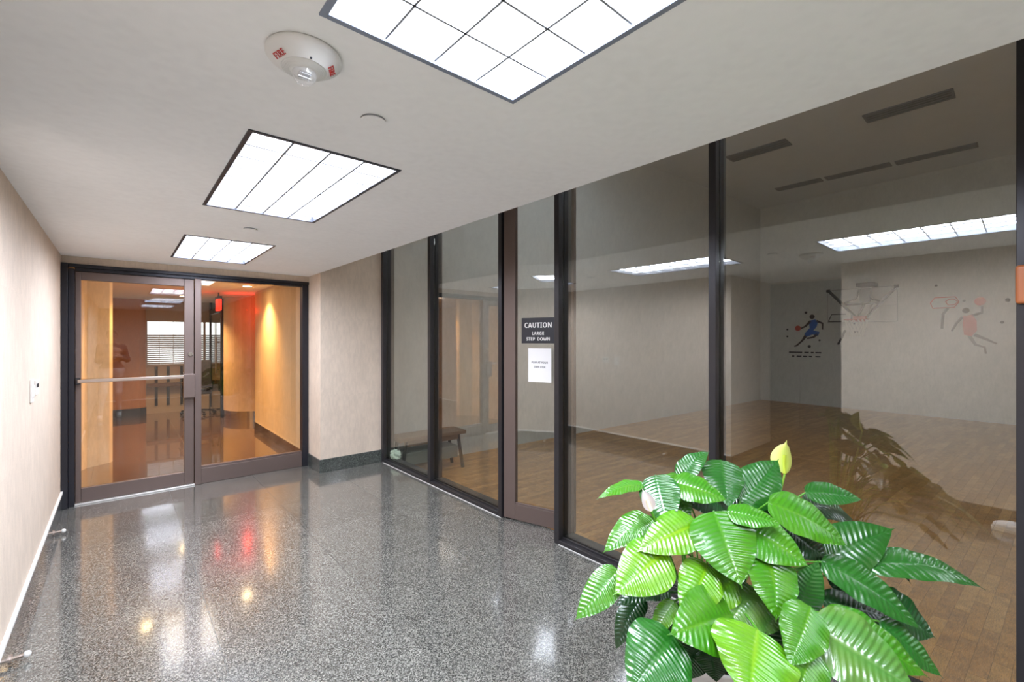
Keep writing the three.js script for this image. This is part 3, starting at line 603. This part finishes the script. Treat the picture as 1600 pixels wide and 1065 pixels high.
// left wall fittings
{
  const t = thing('outlet_plate', 'small wide white wall plate with two dark sockets on the pale wall', 'outlet', null, null, V(XL, 1.245, 4.174));
  mesh('plate', new RoundedBoxGeometry(0.01, 0.095, 0.12, 2, 0.003).translate(0.005, 0, 0), M.offwhite, t);
  for (const z of [-0.026, 0.026]) mesh('socket', new RoundedBoxGeometry(0.006, 0.024, 0.026, 2, 0.002).translate(0.01, 0.012, z), M.black, t);
  const u = thing('switch_plate', 'upright white light switch plate beside the small wall outlet', 'switch', null, null, V(XL, 1.238, 3.975));
  mesh('plate', new RoundedBoxGeometry(0.01, 0.138, 0.088, 2, 0.003).translate(0.005, 0, 0), M.offwhite, u);
  mesh('rocker', new RoundedBoxGeometry(0.01, 0.07, 0.034, 2, 0.003).translate(0.012, 0, 0), M.white, u);
  for (const [d, label] of [[5.04, 'small metal door stop on the skirting near the entrance door'], [3.18, 'small metal door stop on the skirting away from the entrance']]) {
    const s = thing('door_stop', label, 'door stop', null, null, V(XL + 0.014, 0.03, d));
    mesh('base_plate', new THREE.CylinderGeometry(0.022, 0.022, 0.006, 24).rotateZ(Math.PI / 2).translate(0.003, 0, 0), M.steel, s);
    mesh('stem', new THREE.CylinderGeometry(0.008, 0.01, 0.05, 16).rotateZ(Math.PI / 2).translate(0.028, 0, 0), M.steel, s);
    mesh('tip', new THREE.SphereGeometry(0.015, 18, 12).translate(0.056, 0, 0), M.white, s);
  }
  const m = thing('door_case', 'small glossy orange case fixed upright on the dark mullion', 'case', null, null, V(XG - 0.012, 1.752, 0.004));
  mesh('case', new RoundedBoxGeometry(0.024, 0.142, 0.052, 5, 0.011), phy({ color: 0xb8662e, roughness: 0.35, clearcoat: 0.8, clearcoatRoughness: 0.15 }), m);
  mesh('screw', new THREE.SphereGeometry(0.004, 10, 8).translate(-0.004, -0.074, 0), M.chrome, m);
}
// ---------- peace lily ----------
// each row: base xyz, tip xyz, width, arch, tone, facing xyz
const LEAVES = [
[1.427,1.028,-.907,1.276,.981,-1.009,.066,.220,1,-0.31,0.93,0.20],
[1.461,1.061,-.887,1.377,.918,-.779,.139,.100,2,-0.78,0.45,0.44],
[1.531,1.050,-.887,1.529,.914,-.783,.123,.120,1,-0.49,0.50,0.71],
[1.578,1.020,-.863,1.703,1.121,-.800,.087,.450,2,-0.95,0.30,-0.04],
[1.482,1.043,-.836,1.568,.998,-.671,.113,.200,1,-0.39,0.70,0.60],
[1.739,1.090,-.775,1.648,.940,-.703,.154,.120,2,-0.62,0.35,0.71],
[1.719,.952,-.696,1.929,1.089,-.634,.163,.080,2,-0.64,0.50,0.58],
[1.528,.975,-.662,1.608,.955,-.517,.086,.150,1,-0.39,0.80,0.45],
[1.500,.977,-.693,1.431,.789,-.572,.216,.120,1,-0.53,0.60,0.60],
[1.460,.935,-.723,1.231,.875,-.817,.140,.140,0,-0.57,0.65,0.50],
[1.332,.867,-.771,1.117,.779,-.822,.168,.140,0,-0.60,0.60,0.53],
[1.199,.819,-.859,1.031,.701,-.899,.100,.100,1,-0.70,0.50,0.51],
[1.379,.944,-.873,1.209,.837,-.931,.094,.180,1,-0.76,0.60,0.26],
[1.379,.935,-.845,1.276,.890,-.874,.078,.100,1,-0.60,0.60,0.53],
[1.435,.826,-.682,1.259,.722,-.684,.139,.120,0,-0.53,0.60,0.60],
[1.527,.776,-.625,1.327,.716,-.694,.118,.100,0,-0.53,0.60,0.60],
[1.577,.866,-.560,1.453,.718,-.486,.166,.140,1,-0.45,0.60,0.67],
[1.545,.748,-.583,1.379,.645,-.622,.174,.100,4,-0.53,0.60,0.60],
[1.570,.741,-.547,1.474,.635,-.540,.130,.100,4,-0.53,0.60,0.60],
[1.427,.701,-.597,1.156,.720,-.667,.190,.160,1,-0.50,0.65,0.57],
[1.225,.685,-.680,1.013,.599,-.699,.197,.120,2,-0.70,0.50,0.51],
[1.399,.710,-.517,1.224,.598,-.473,.236,.100,0,-0.53,0.60,0.60],
[1.336,.681,-.857,1.209,.538,-.878,.087,.200,3,-0.83,0.54,0.13],
[1.415,.689,-.801,1.211,.675,-.889,.082,.250,3,-0.29,0.94,0.17],
[1.333,.718,-.740,1.226,.626,-.757,.062,.100,0,-0.84,0.41,0.35],
[1.359,.700,-.729,1.275,.600,-.742,.073,.100,2,-0.41,0.44,0.80],
[1.733,.927,-.723,1.532,.953,-.808,.118,.150,3,-0.53,0.60,0.60],
[1.425,.554,-.673,1.376,.498,-.625,.101,.150,3,-0.52,0.40,0.75],
[1.417,.562,-.707,1.320,.490,-.701,.107,.150,3,-0.67,0.40,0.62],
[1.695,.986,-.597,1.829,.857,-.389,.162,.180,1,-0.35,0.75,0.56],
[1.976,.964,-.563,2.092,.950,-.401,.105,.140,2,-0.32,0.80,0.52],
[1.558,.926,-.640,1.625,.837,-.445,.164,.140,1,-0.43,0.71,0.57],
[1.864,.742,-.494,2.136,.862,-.317,.177,.100,2,-0.64,0.50,0.58],
[1.989,.748,-.392,2.260,.683,-.095,.124,.260,2,-0.29,0.86,0.41],
[1.767,.810,-.458,1.892,.635,-.213,.134,.140,2,-0.39,0.70,0.60],
[1.978,.641,-.350,2.047,.555,-.199,.172,.120,3,-0.35,0.61,0.71],
[1.705,.633,-.505,1.733,.830,-.450,.107,.080,2,-0.91,0.19,0.37],
[1.535,.765,-.420,1.383,.647,-.432,.136,.080,1,-0.53,0.60,0.60],
[1.538,.709,-.419,1.644,.583,-.190,.209,.100,4,-0.50,0.65,0.57],
[1.645,.701,-.417,1.785,.559,-.188,.139,.140,1,-0.39,0.70,0.60],
[1.822,.656,-.313,1.901,.512,-.169,.096,.120,2,-0.35,0.61,0.71],
[1.499,.666,-.399,1.350,.589,-.408,.119,.100,1,-0.53,0.60,0.60],
[1.773,.677,-.460,1.929,.625,-.279,.107,.160,3,-0.27,0.84,0.47],
[1.791,.898,-.593,1.849,.784,-.452,.163,.120,3,-0.43,0.62,0.65],
[2.145,.747,-.335,2.144,.672,-.276,.045,.200,3,-0.24,0.62,0.75],
[1.894,.711,-.475,2.035,.664,-.292,.146,.140,3,-0.34,0.75,0.56],
[1.806,.880,-.760,1.995,.949,-.595,.138,.150,3,-0.46,0.71,0.53],
[1.729,.821,-.648,1.663,.693,-.600,.162,.100,3,-0.60,0.41,0.69],
[1.685,.642,-.528,1.569,.490,-.508,.175,.100,3,-0.60,0.41,0.69],
[1.838,.554,-.395,1.848,.442,-.265,.150,.100,3,-0.47,0.53,0.70],
[1.592,.720,-.716,1.418,.695,-.746,.132,.100,3,-0.64,0.50,0.58],
[2.061,.890,-.586,2.294,.799,-.473,.138,.200,3,-0.27,0.84,0.47],
[1.941,.926,-.719,1.887,.969,-.812,.125,.150,3,-0.35,0.85,0.40]
];
function leafGeometry(B, T, width, arch, N, tone, k) {
  const nt = 72, ns = 12, axis = T.clone().sub(B), len = axis.length(), side = new THREE.Vector3().crossVectors(axis, N).normalize(), up = new THREE.Vector3().crossVectors(side, axis).normalize();
  const C = B.clone().lerp(T, 0.48).addScaledVector(up, arch * len * 0.9);
  const pos = [], col = [], uv = [], idx = [];
  const tones = [[0.085, 0.25, 0.003], [0.038, 0.17, 0.003], [0.012, 0.1, 0.008], [0.006, 0.045, 0.007], [0.07, 0.18, 0.025]][tone];  // dark tones mix leaf colour with painted shade of back and inner leaves
  const p = new THREE.Vector3(), tg = new THREE.Vector3(), nn = new THREE.Vector3(), veins = 16;
  const bend = (Math.sin(k * 12.9) * 0.5) * 0.06, fold = 0.16 + 0.12 * Math.abs(Math.sin(k * 5.1)), ruffle = 0.5 + 0.5 * Math.abs(Math.cos(k * 3.3));
  for (let i = 0; i <= nt; i++) {
    const t = i / nt, a = 1 - t;
    p.set(0, 0, 0).addScaledVector(B, a * a).addScaledVector(C, 2 * a * t).addScaledVector(T, t * t);
    tg.set(0, 0, 0).addScaledVector(C.clone().sub(B), 2 * a).addScaledVector(T.clone().sub(C), 2 * t).normalize();
    nn.crossVectors(side, tg).normalize();
    p.addScaledVector(side, Math.sin(t * Math.PI) * bend * len);
    // ovate outline with a drawn-out drip tip
    const q0 = Math.min(1, t / 0.95), prof = Math.pow(q0, 0.5) * Math.pow(1 - q0, 0.9) / 0.402;
    const tail = 0.05 * (1 - t) / 0.1;
    const w = width / 2 * Math.max(t < 0.02 ? 0.03 : prof, t > 0.8 ? Math.min(tail, 0.2) : 0.02);
    for (let j = -ns; j <= ns; j++) {
      const s = j / ns, q = Math.abs(s), ph = t * veins - q * 1.9 * (0.4 + w / width);
      const groove = (0.5 + 0.5 * Math.cos(ph * 2 * Math.PI)) * Math.min(1, q * 5) * Math.min(1, (1 - q) * 5);
      const lift = w * (fold * q * 1.1 - 0.55 * fold * q * q * 2.2) - 0.003 * groove * Math.min(1, w / 0.02) + w * 0.07 * ruffle * q * q * q * Math.sin(t * 19 + k + (s > 0 ? 1.3 : 0)) - (q < 0.05 ? 0.0012 : 0);
      const v = p.clone().addScaledVector(side, s * w).addScaledVector(nn, lift);
      pos.push(v.x, v.y, v.z); uv.push(0.5 + s / 2, t);
      const rib = q < 0.045 ? 1.7 : 1 + 0.1 * groove - 0.12 * (L64(t * 20 + k * 7, s * 6 + 9) - 0.5) - (q > 0.94 ? 0.0 : 0);
      const yel = L16(t * 3 + k, s * 2 + 4) * 0.5 + 0.75;
      col.push(Math.min(1, tones[0] * rib * yel), Math.min(1, tones[1] * (rib > 1.5 ? 1.25 : rib) * (0.9 + 0.1 * yel)), Math.min(1, tones[2] * rib));
    }
  }
  const W = 2 * ns + 1;
  for (let i = 0; i < nt; i++) for (let j = 0; j < W - 1; j++) { const a = i * W + j; idx.push(a, a + 1, a + W, a + 1, a + W + 1, a + W); }
  const g = new THREE.BufferGeometry();
  g.setAttribute('position', new THREE.Float32BufferAttribute(pos, 3)); g.setAttribute('color', new THREE.Float32BufferAttribute(col, 3)); g.setAttribute('uv', new THREE.Float32BufferAttribute(uv, 2));
  g.setIndex(idx); g.computeVertexNormals();
  return g;
}
{
  const PX = 1.72, PZ = -0.79, RIM = 0.40;
  const plant = thing('potted_peace_lily', 'lush glossy green peace lily in a pale pot by the glass', 'plant', null, null, new THREE.Vector3(PX, 0, PZ));
  const pv = [[0, 0.0], [0.14, 0.0], [0.148, 0.008], [0.185, RIM - 0.05], [0.2, RIM - 0.045], [0.203, RIM - 0.006], [0.198, RIM], [0.188, RIM], [0.184, RIM - 0.03], [0.18, RIM - 0.05], [0, RIM - 0.05]];
  mesh('pot', new THREE.LatheGeometry(pv.map(p => new THREE.Vector2(...p)), 64), std({ color: 0xdcd8d4, roughness: 0.45 }), plant);
  const soilG = new THREE.CircleGeometry(0.183, 40).rotateX(-Math.PI / 2).translate(0, RIM - 0.035, 0);
  mesh('soil', soilG, std({ color: 0x2a2119, roughness: 1 }), plant);
  const leafM = phy({ vertexColors: true, side: THREE.DoubleSide, roughness: 0.3, clearcoat: 0.7, clearcoatRoughness: 0.18 });
  const stemM = phy({ color: 0x4f8f22, roughness: 0.45 }), stemDark = phy({ color: 0x24501c, roughness: 0.5 });
  LEAVES.forEach((r, k) => {
    const B = new THREE.Vector3(r[0] - PX, r[1], r[2] - PZ), T = new THREE.Vector3(r[3] - PX, r[4], r[5] - PZ), N = new THREE.Vector3(r[9], r[10], r[11]);
    const lf = mesh('leaf', leafGeometry(B, T, r[6], r[7], N, r[8], k), leafM, plant);
    const a = Math.atan2(B.z, B.x), rr = 0.03 + 0.09 * rnd(), root = new THREE.Vector3(Math.cos(a) * rr, RIM - 0.05, Math.sin(a) * rr);
    const mid = root.clone().lerp(B, 0.55); mid.y = Math.max(root.y + 0.1, B.y * 0.75 + root.y * 0.25 + 0.03);
    mid.x = root.x * 0.6 + B.x * 0.4; mid.z = root.z * 0.6 + B.z * 0.4;
    const first = B.clone().addScaledVector(T.clone().sub(B), 0.02);
    mesh('petiole', tube([root, mid, B.clone().lerp(mid, 0.12), first], 0.0034, 18, 6), r[8] === 3 ? stemDark : stemM, lf);
  });
  // flowers: a spathe curling round its spadix
  const spathe = (name, base, tip, width, N, c1, c2, mat, label) => {
    const nt = 24, ns = 10, pos = [], col = [], idx = [], axis = tip.clone().sub(base), side = new THREE.Vector3().crossVectors(axis, N).normalize(), len = axis.length();
    for (let i = 0; i <= nt; i++) for (let j = -ns; j <= ns; j++) {
      const t = i / nt, s = j / ns, w = width / 2 * Math.max(0.02, t < 0.86 ? Math.pow(Math.sin(Math.PI * Math.pow(t / 0.93, 0.8)), 0.7) : 0.16 * (1 - t) / 0.14);
      const v = base.clone().addScaledVector(axis, t).addScaledVector(side, s * w).addScaledVector(N, w * 0.5 * s * s + len * 0.1 * Math.sin(t * 2.6));
      pos.push(v.x, v.y, v.z);
      const m = Math.max(0, 1 - Math.hypot(s * 1.3, (t - 0.25) * 1.6)); col.push(c1[0] * (1 - m) + c2[0] * m, c1[1] * (1 - m) + c2[1] * m, c1[2] * (1 - m) + c2[2] * m);
    }
    const W = 2 * ns + 1; for (let i = 0; i < nt; i++) for (let j = 0; j < W - 1; j++) { const a = i * W + j; idx.push(a, a + 1, a + W, a + 1, a + W + 1, a + W); }
    const g = new THREE.BufferGeometry(); g.setAttribute('position', new THREE.Float32BufferAttribute(pos, 3)); g.setAttribute('color', new THREE.Float32BufferAttribute(col, 3)); g.setIndex(idx); g.computeVertexNormals();
    const f = mesh('spathe', g, mat, plant); f.userData.label = label;
    return f;
  };
  const petal = phy({ vertexColors: true, side: THREE.DoubleSide, roughness: 0.5 });
  const loc = (x, y, d) => new THREE.Vector3(x - PX, y, -d - PZ);
  const toCam = new THREE.Vector3(-0.66, 0.1, 0.75).normalize();
  const fb = loc(1.939, 1.03, 0.618), ft = loc(1.971, 1.155, 0.617);
  const y = spathe('s', fb, ft, 0.085, toCam.clone().multiplyScalar(-1), [0.5, 0.55, 0.12], [0.32, 0.45, 0.015], petal, 'yellow-green flower spathe');
  mesh('flower_stalk', tube([loc(1.78, 0.4, 0.8), loc(1.9, 0.75, 0.68), loc(1.925, 0.9, 0.642), fb], 0.004, 24, 8), phy({ color: 0x86b53c, roughness: 0.5 }), y);
  mesh('spadix', tube([fb, fb.clone().lerp(ft, 0.3).addScaledVector(toCam, -0.012), fb.clone().lerp(ft, 0.55).addScaledVector(toCam, -0.012)], 0.006, 10, 10), phy({ color: 0x9fae2a, roughness: 0.8 }), y);
  const wb = loc(1.31, 0.99, 0.81), wt = loc(1.312, 1.055, 0.846);
  const w = spathe('s', wb, wt, 0.042, toCam.clone(), [0.36, 0.315, 0.29], [0.42, 0.37, 0.28], petal, 'white flower bud');
  mesh('flower_stalk', tube([loc(1.62, 0.4, 0.8), loc(1.42, 0.8, 0.8), wb], 0.004, 24, 8), stemM, w);
  mesh('spadix', tube([wb, wb.clone().lerp(wt, 0.5).addScaledVector(toCam, 0.01)], 0.006, 10, 10), phy({ color: 0xe6d9b4, roughness: 0.8 }), w);
}

// ---------- photographer beside the camera, seen only in the glass ----------
function blob(bones, lo, hi, cell, k, extra) {   // bones: [ax,ay,az,ar,bx,by,bz,br]
  const size = Math.max(hi[0] - lo[0], hi[1] - lo[1], hi[2] - lo[2]), res = Math.ceil(size / cell) + 4, mc = new MarchingCubes(res, undefined, false, false, 160000);
  const half = size / 2 * 1.06, c = [(lo[0] + hi[0]) / 2, (lo[1] + hi[1]) / 2, (lo[2] + hi[2]) / 2];
  mc.isolation = 0;
  for (let z = 0; z < res; z++) for (let y = 0; y < res; y++) for (let x = 0; x < res; x++) {
    const px = c[0] + (x - res / 2) / (res / 2) * half, py = c[1] + (y - res / 2) / (res / 2) * half, pz = c[2] + (z - res / 2) / (res / 2) * half;
    let d = 9;
    for (const b of bones) {
      const ex = b[4] - b[0], ey = b[5] - b[1], ez = b[6] - b[2], wx = px - b[0], wy = py - b[1], wz = pz - b[2], l2 = ex * ex + ey * ey + ez * ez || 1e-9;
      const t = Math.max(0, Math.min(1, (wx * ex + wy * ey + wz * ez) / l2)), q = Math.hypot(wx - ex * t, wy - ey * t, (wz - ez * t) * (b[8] || 1)) - (b[3] + (b[7] - b[3]) * t);
      const m = Math.max(k - Math.abs(d - q), 0) / k; d = Math.min(d, q) - m * m * k / 4;
    }
    if (extra) d = extra(d, px, py, pz);
    mc.field[x + y * res + z * res * res] = -d;
  }
  mc.update();
  const n = mc.count, P = new Float32Array(n * 3), N = new Float32Array(n * 3);
  for (let i = 0; i < n; i++) for (let a = 0; a < 3; a++) { P[3 * i + a] = c[a] + mc.positionArray[3 * i + a] * half; N[3 * i + a] = mc.normalArray[3 * i + a]; }
  const g = new THREE.BufferGeometry(); g.setAttribute('position', new THREE.BufferAttribute(P, 3)); g.setAttribute('normal', new THREE.BufferAttribute(N, 3));
  g.computeVertexNormals();
  return g;
}
{
  const who = thing('person', 'person in dark shirt, light trousers and white sneakers mirrored in the glass', 'person', null, null, new THREE.Vector3(-0.125, 0, 0.3));
  const body = blob([
    [-0.08, 0.95, 0, 0.11, 0.08, 0.95, 0, 0.11], [0, 1.0, 0, 0.13, 0, 1.3, 0.01, 0.145], [-0.1, 1.33, 0, 0.1, 0.1, 1.33, 0, 0.1], [0, 1.4, 0.01, 0.07, 0, 1.5, -0.01, 0.052],
    [-0.17, 1.4, 0, 0.06, -0.2, 1.13, 0.03, 0.043], [-0.2, 1.13, 0.03, 0.042, -0.09, 1.2, -0.17, 0.03], [0.17, 1.4, 0, 0.06, 0.24, 1.14, 0.06, 0.043], [0.24, 1.14, 0.06, 0.042, 0.09, 1.21, -0.15, 0.03],
    [-0.09, 0.93, 0, 0.095, -0.13, 0.5, -0.2, 0.062], [-0.13, 0.5, -0.2, 0.06, -0.17, 0.1, -0.3, 0.04], [0.09, 0.93, 0, 0.095, 0.1, 0.5, 0.0, 0.062], [0.1, 0.5, 0.0, 0.06, 0.11, 0.1, 0.08, 0.04],
  ], [-0.3, 0.05, -0.5], [0.3, 1.55, 0.3], 0.014, 0.06);
  const hz = -0.02, hy = 1.6;
  const head = blob([[0, hy + 0.03, hz + 0.015, 0.078, 0, hy + 0.05, hz - 0.01, 0.078], [0, hy - 0.04, hz - 0.03, 0.055, 0, hy - 0.075, hz - 0.05, 0.032], [0, hy + 0.012, hz - 0.09, 0.008, 0, hy - 0.018, hz - 0.108, 0.013], [-0.078, hy + 0.015, hz + 0.01, 0.012, -0.08, hy - 0.02, hz + 0.005, 0.01], [0.078, hy + 0.015, hz + 0.01, 0.012, 0.08, hy - 0.02, hz + 0.005, 0.01], [0, hy - 0.05, hz + 0.02, 0.05, 0, hy - 0.14, 0, 0.05], [-0.02, hy - 0.052, hz - 0.082, 0.006, 0.02, hy - 0.052, hz - 0.082, 0.006]], [-0.11, hy - 0.14, hz - 0.13], [0.11, hy + 0.14, hz + 0.12], 0.0045, 0.02,
    (d, x, y, z) => { for (const s of [-1, 1]) { const e = Math.hypot(x - s * 0.03, y - hy - 0.012, z - hz + 0.088) - 0.014; d = Math.max(d, -e); const b = Math.hypot(x - s * 0.03, y - hy - 0.012, z - hz + 0.074) - 0.0125; d = Math.min(d, b); } return d; });
  const hands = [-1, 1].map(s => {
    const w = s < 0 ? [-0.09, 1.2, -0.17] : [0.09, 1.21, -0.15], bones = [[w[0], w[1], w[2], 0.027, w[0] - s * 0.03, w[1] + 0.005, w[2] - 0.05, 0.03]];
    for (let k = 0; k < 4; k++) { const oy = (k - 1.5) * 0.018, L = [0.036, 0.042, 0.038, 0.03][k], a = [w[0] - s * 0.035, w[1] + oy, w[2] - 0.06], b = [a[0] - s * L * 0.5, a[1] + oy * 0.2, a[2] - L * 0.8], c = [b[0] - s * L * 0.75, b[1], b[2] + 0.004]; bones.push([...a, 0.009, ...b, 0.0085], [...b, 0.0085, ...c, 0.0075]); }
    const th = [w[0] + s * 0.0, w[1] + 0.03, w[2] - 0.03], t2 = [th[0] - s * 0.02, th[1] + 0.022, th[2] - 0.03]; bones.push([w[0], w[1], w[2] - 0.015, 0.014, ...th, 0.011], [...th, 0.011, ...t2, 0.0085]);
    return blob(bones, [w[0] - 0.13, w[1] - 0.08, w[2] - 0.14], [w[0] + 0.13, w[1] + 0.08, w[2] + 0.05], 0.004, 0.008);
  });
  const paint = (g, fn) => { const p = g.attributes.position, c = new Float32Array(p.count * 3); for (let i = 0; i < p.count; i++) c.set(fn(p.getX(i), p.getY(i), p.getZ(i)), 3 * i); g.setAttribute('color', new THREE.BufferAttribute(c, 3)); return g; };
  const skin = [0.42, 0.26, 0.18];
  paint(body, (x, y, z) => y < 0.98 && !(z < -0.06 && y > 1.05) ? [0.62, 0.6, 0.57] : y > 1.47 || (z < -0.09 && y > 1.1) ? skin : [0.05, 0.052, 0.06]);
  paint(head, (x, y, z) => Math.hypot(Math.abs(x) - 0.03, y - hy - 0.012) < 0.0065 && z < hz - 0.07 ? [0.03, 0.02, 0.015] : Math.abs(y - hy + 0.052) < 0.006 && Math.abs(x) < 0.024 && z < hz - 0.08 ? [0.36, 0.13, 0.11] : skin);
  hands.forEach(h => paint(h, () => skin));
  mesh('body', mergeGeometries([body, head, ...hands]), std({ vertexColors: true, roughness: 0.75 }), who);
  const hair = new THREE.SphereGeometry(0.092, 32, 20, 0, Math.PI * 2, 0, Math.PI * 0.52).scale(1, 1.05, 1.08).rotateX(0.35).translate(0, hy + 0.045, hz + 0.012);
  mesh('hair', hair, std({ color: 0x1d1713, roughness: 0.7, side: THREE.DoubleSide }), who);
  const cloth = std({ color: 0xf0efec, roughness: 0.6 }), rubber = std({ color: 0xd8d2c6, roughness: 0.7 });
  for (const [x, z] of [[-0.17, -0.3], [0.11, 0.08]]) {
    const upper = blob([[x, 0.055, z + 0.03, 0.04, x, 0.05, z - 0.13, 0.03], [x, 0.06, z + 0.02, 0.042, x, 0.1, z + 0.015, 0.042], [x, 0.045, z - 0.08, 0.037, x, 0.04, z - 0.16, 0.03]], [x - 0.06, 0, z - 0.22], [x + 0.06, 0.16, z + 0.1], 0.005, 0.02);
    const sh = mesh('sneaker', upper, cloth, who);
    const s = new THREE.Shape(); s.absellipse(0, 0.01, 0.042, 0.055, Math.PI, 0, true); s.absellipse(0, 0.15, 0.044, 0.06, 0, Math.PI); 
    const out = []; for (let k = 0; k < 40; k++) { const a = k / 40 * Math.PI * 2, ly = Math.sin(a) * 0.135; out.push(new THREE.Vector2((0.04 + 0.006 * Math.sin(a)) * Math.sign(Math.cos(a)) * Math.pow(Math.abs(Math.cos(a)), 0.6), ly)); }
    mesh('sole', new THREE.ExtrudeGeometry(new THREE.Shape(out), { depth: 0.024, bevelEnabled: true, bevelSize: 0.003, bevelThickness: 0.002, bevelSegments: 2 }).rotateX(-Math.PI / 2).translate(x, 0.002, z - 0.062), rubber, sh);
    for (let k = 0; k < 4; k++) mesh('lace', rod(new THREE.Vector3(x - 0.02, 0.088 - k * 0.005, z - 0.035 - k * 0.022), new THREE.Vector3(x + 0.02, 0.088 - k * 0.005, z - 0.04 - k * 0.022), 0.003, 8), rubber, sh);
  }
}
scene.traverse(o => { if (o.isLight && !o.isRectAreaLight) o.castShadow = true; });
renderer.render(scene, camera);
